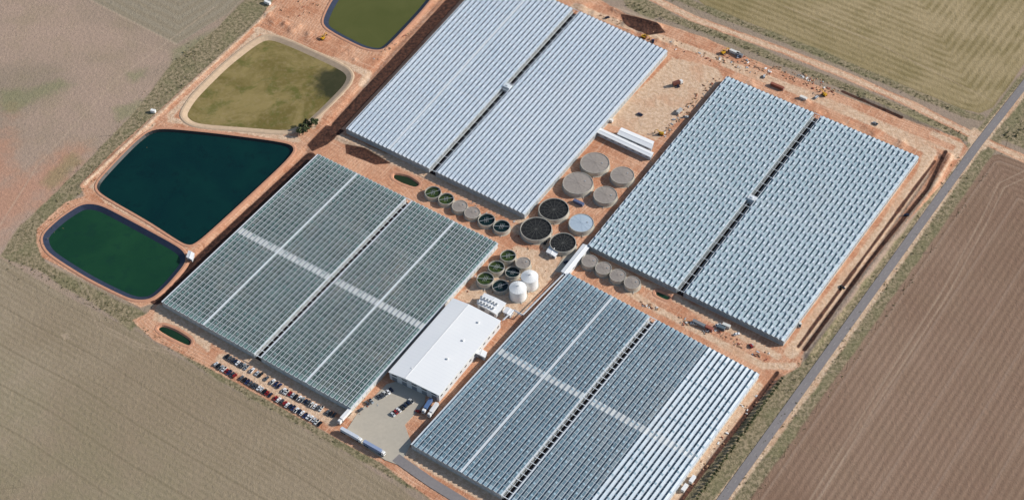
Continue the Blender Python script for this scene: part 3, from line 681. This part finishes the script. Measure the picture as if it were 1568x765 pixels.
def scatter(poly,n,smin,smax):
    x0,x1=min(p[0] for p in poly),max(p[0] for p in poly); y0,y1=min(p[1] for p in poly),max(p[1] for p in poly); k=0
    while k<n:
        u,v=random.uniform(x0,x1),random.uniform(y0,y1); ins=False
        for i in range(len(poly)):
            a,b=poly[i],poly[(i+1)%len(poly)]
            if (a[1]>v)!=(b[1]>v) and u<(b[0]-a[0])*(v-a[1])/(b[1]-a[1])+a[0]: ins=not ins
        if not ins: continue
        k+=1; p=site(u,v); ang=random.choice((angA,angB))+random.uniform(-.2,.2); t=random.random(); m=random.choice((0,0,1,2,3,4,4,4))
        s_=random.uniform(smin,smax)
        if t<.5:
            for q_ in range(random.randint(1,3)): mb.box(p[0]+random.uniform(-1,1),p[1]+random.uniform(-1,1),0,s_,s_*random.uniform(.2,.7),random.uniform(.2,.8),ang,m)
        elif t<.75:
            for q_ in range(4):
                d=np.array([math.cos(ang),math.sin(ang)])*s_*.8; o=np.array([-d[1],d[0]])/s_*q_*.35
                mb.hcyl((p[0]-d[0]+o[0],p[1]-d[1]+o[1],.2),(p[0]+d[0]+o[0],p[1]+d[1]+o[1],.2),.14,6,m)
        else:
            mb.cyl(p[0],p[1],0,random.uniform(.4,.9),s_*.6,s_*.2,7,4)
scatter([(1045,80),(1110,82),(1150,90),(1290,132),(1280,150),(1200,120),(1130,108)],140,.5,2.0)
scatter([(1040,480),(1190,545),(1170,552),(1030,490)],55,.5,1.8)
scatter([(1090,116),(1104,119),(1056,175),(1015,215),(1008,210)],70,.6,2.)
scatter([(980,462),(1012,470),(1005,476),(978,468)],16,.6,2.)
scatter([(640,300),(780,352),(800,340),(650,282)],20,.5,1.2); scatter([(790,360),(880,400),(905,385),(800,330)],24,.5,1.4)
scatter([(700,440),(800,370),(850,400),(780,490)],40,.5,1.4)
scatter([(410,0),(500,0),(480,30),(400,25)],22,.5,1.8); scatter([(570,85),(610,60),(640,40),(560,110)],14,.5,1.6)
scatter([(1160,590),(1185,580),(1060,745),(1040,745)],24,.5,1.5); scatter([(560,600),(600,620),(540,650)],8,.5,1.)
scatter([(880,10),(960,30),(1060,70),(1040,85),(1000,60)],22,.5,1.8)
mb.build("construction_materials",[simple("timber",(180,146,112),.8),galv,white_p,simple("red_oxide",(150,90,70),.8),simple("gravel_heap",(170,134,108),.95)])
# ------------------------------------------------------------------ vegetation
leafA=simple("foliage_dark",(60,72,44),.8,.35,1.5,k=1.); leafB=simple("foliage_light",(104,108,72),.8,.3,1.5); bark=simple("bark",(92,76,60),.9)
dryA=simple("scrub_olive",(92,92,64),.9,.3,1.); dryB=simple("scrub_dry",(132,122,90),.9,.25,1.)
def leafclump(mb,c,r,n,size):
    for _ in range(n):
        d=np.array([random.gauss(0,1) for _ in range(3)]); d/=np.linalg.norm(d); p=np.array(c)+d*r*random.uniform(.45,1.)*np.array([1,1,.75])
        a=Vector([random.gauss(0,1) for _ in range(3)]).normalized(); b=a.orthogonal().normalized(); s_=size*random.uniform(.6,1.3)
        P_=Vector(p); mb.face([P_-a*s_-b*s_*.6,P_+a*s_-b*s_*.6,P_+a*s_+b*s_*.6,P_-a*s_+b*s_*.6],0 if random.random()<.6 else 1)
def tree_mesh(name,h,cr_):
    mb=MB(); mb.cyl(0,0,0,h*.45,h*.045,h*.025,8,2)
    for i in range(9):
        a=random.uniform(0,6.28); rr=cr_*random.uniform(.2,.75); z=h*random.uniform(.5,.88); e=(rr*math.cos(a),rr*math.sin(a),z)
        mb.hcyl((0,0,h*random.uniform(.25,.45)),e,h*.014,5,2); leafclump(mb,e,cr_*random.uniform(.3,.48),45,cr_*.11)
    return mb.mesh(name,[leafA,leafB,bark])
tm=[tree_mesh("tree",7.,3.6),tree_mesh("tree",6.,3.2),tree_mesh("tree",5.,2.8)]
for u,v in [(456,204),(461,199),(466,196),(471,202),(476,194),(481,190),(464,207),(474,198),(484,194),(459,207),(469,192)]:
    p=site(u,v); place(random.choice(tm),"tree",None,(p[0],p[1],0),random.uniform(0,6))
sm=[tree_mesh("young_tree",2.8,1.4),tree_mesh("young_tree",3.4,1.6)]
a=site(1186,582);b=site(1052,770); n=38
for i in range(n):
    p=a+(b-a)*i/n+np.array([random.uniform(-.5,.5)+5,0,0]); o=place(random.choice(sm),"young_tree",None,(p[0],p[1],0),random.uniform(0,6))
mb=MB()
def scrub(pts,hw,n,smax=1.5):
    p=S2(pts); L=[np.linalg.norm(p[i+1]-p[i]) for i in range(len(p)-1)]
    for _ in range(n):
        i=random.choices(range(len(L)),L)[0]; t=random.random(); q_=p[i]*(1-t)+p[i+1]*t; d=p[i+1]-p[i]; d/=np.linalg.norm(d)
        o=random.gauss(0,hw*.55); r=random.uniform(.3,smax)*random.uniform(.4,1); q_=q_+np.array([-d[1],d[0]])*o
        leafclump(mb,(q_[0],q_[1],r*.3),r,10,r*.38)
scrub([(955,5),(1020,30),(1100,55),(1200,98),(1350,158),(1480,212)],3.5,420,1.3)
scrub([(1000,-10),(1080,16),(1250,82),(1480,178)],3,300,1.1)
scrub([(1475,240),(1350,400),(1245,540),(1200,600)],5,260,1.1); scrub([(1478,270),(1260,570),(1110,770)],5,260,1.)
scrub([(1540,225),(1330,520),(1150,765)],2,160,.9)
scrub([(330,60),(220,190),(100,300),(40,370)],13,300,1.1); scrub([(20,395),(100,435),(200,490)],8,200,1.1)
scrub([(215,500),(330,575),(500,670),(640,750)],2.5,200,.9); scrub([(300,80),(265,95)],8,50,1.4); scrub([(1560,170),(1568,200),(1540,210)],5,40,1.8)
mb.build("roadside_scrub",[dryA,dryB])
mb=MB()
for pts in ([(1540,225),(1150,770)],[(300,100),(120,262)]):
    a=site(*pts[0]);b=site(*pts[1]); k=int(np.linalg.norm(b-a)/45)
    for i in range(k+1):
        p=a+(b-a)*i/k; mb.cyl(p[0],p[1],0,9,.16,.1,8,0); mb.box(p[0],p[1],8.3,2.2,.14,.14,angB,0)
mb.build("utility_poles",[bark])
print("done",len(bpy.data.objects))
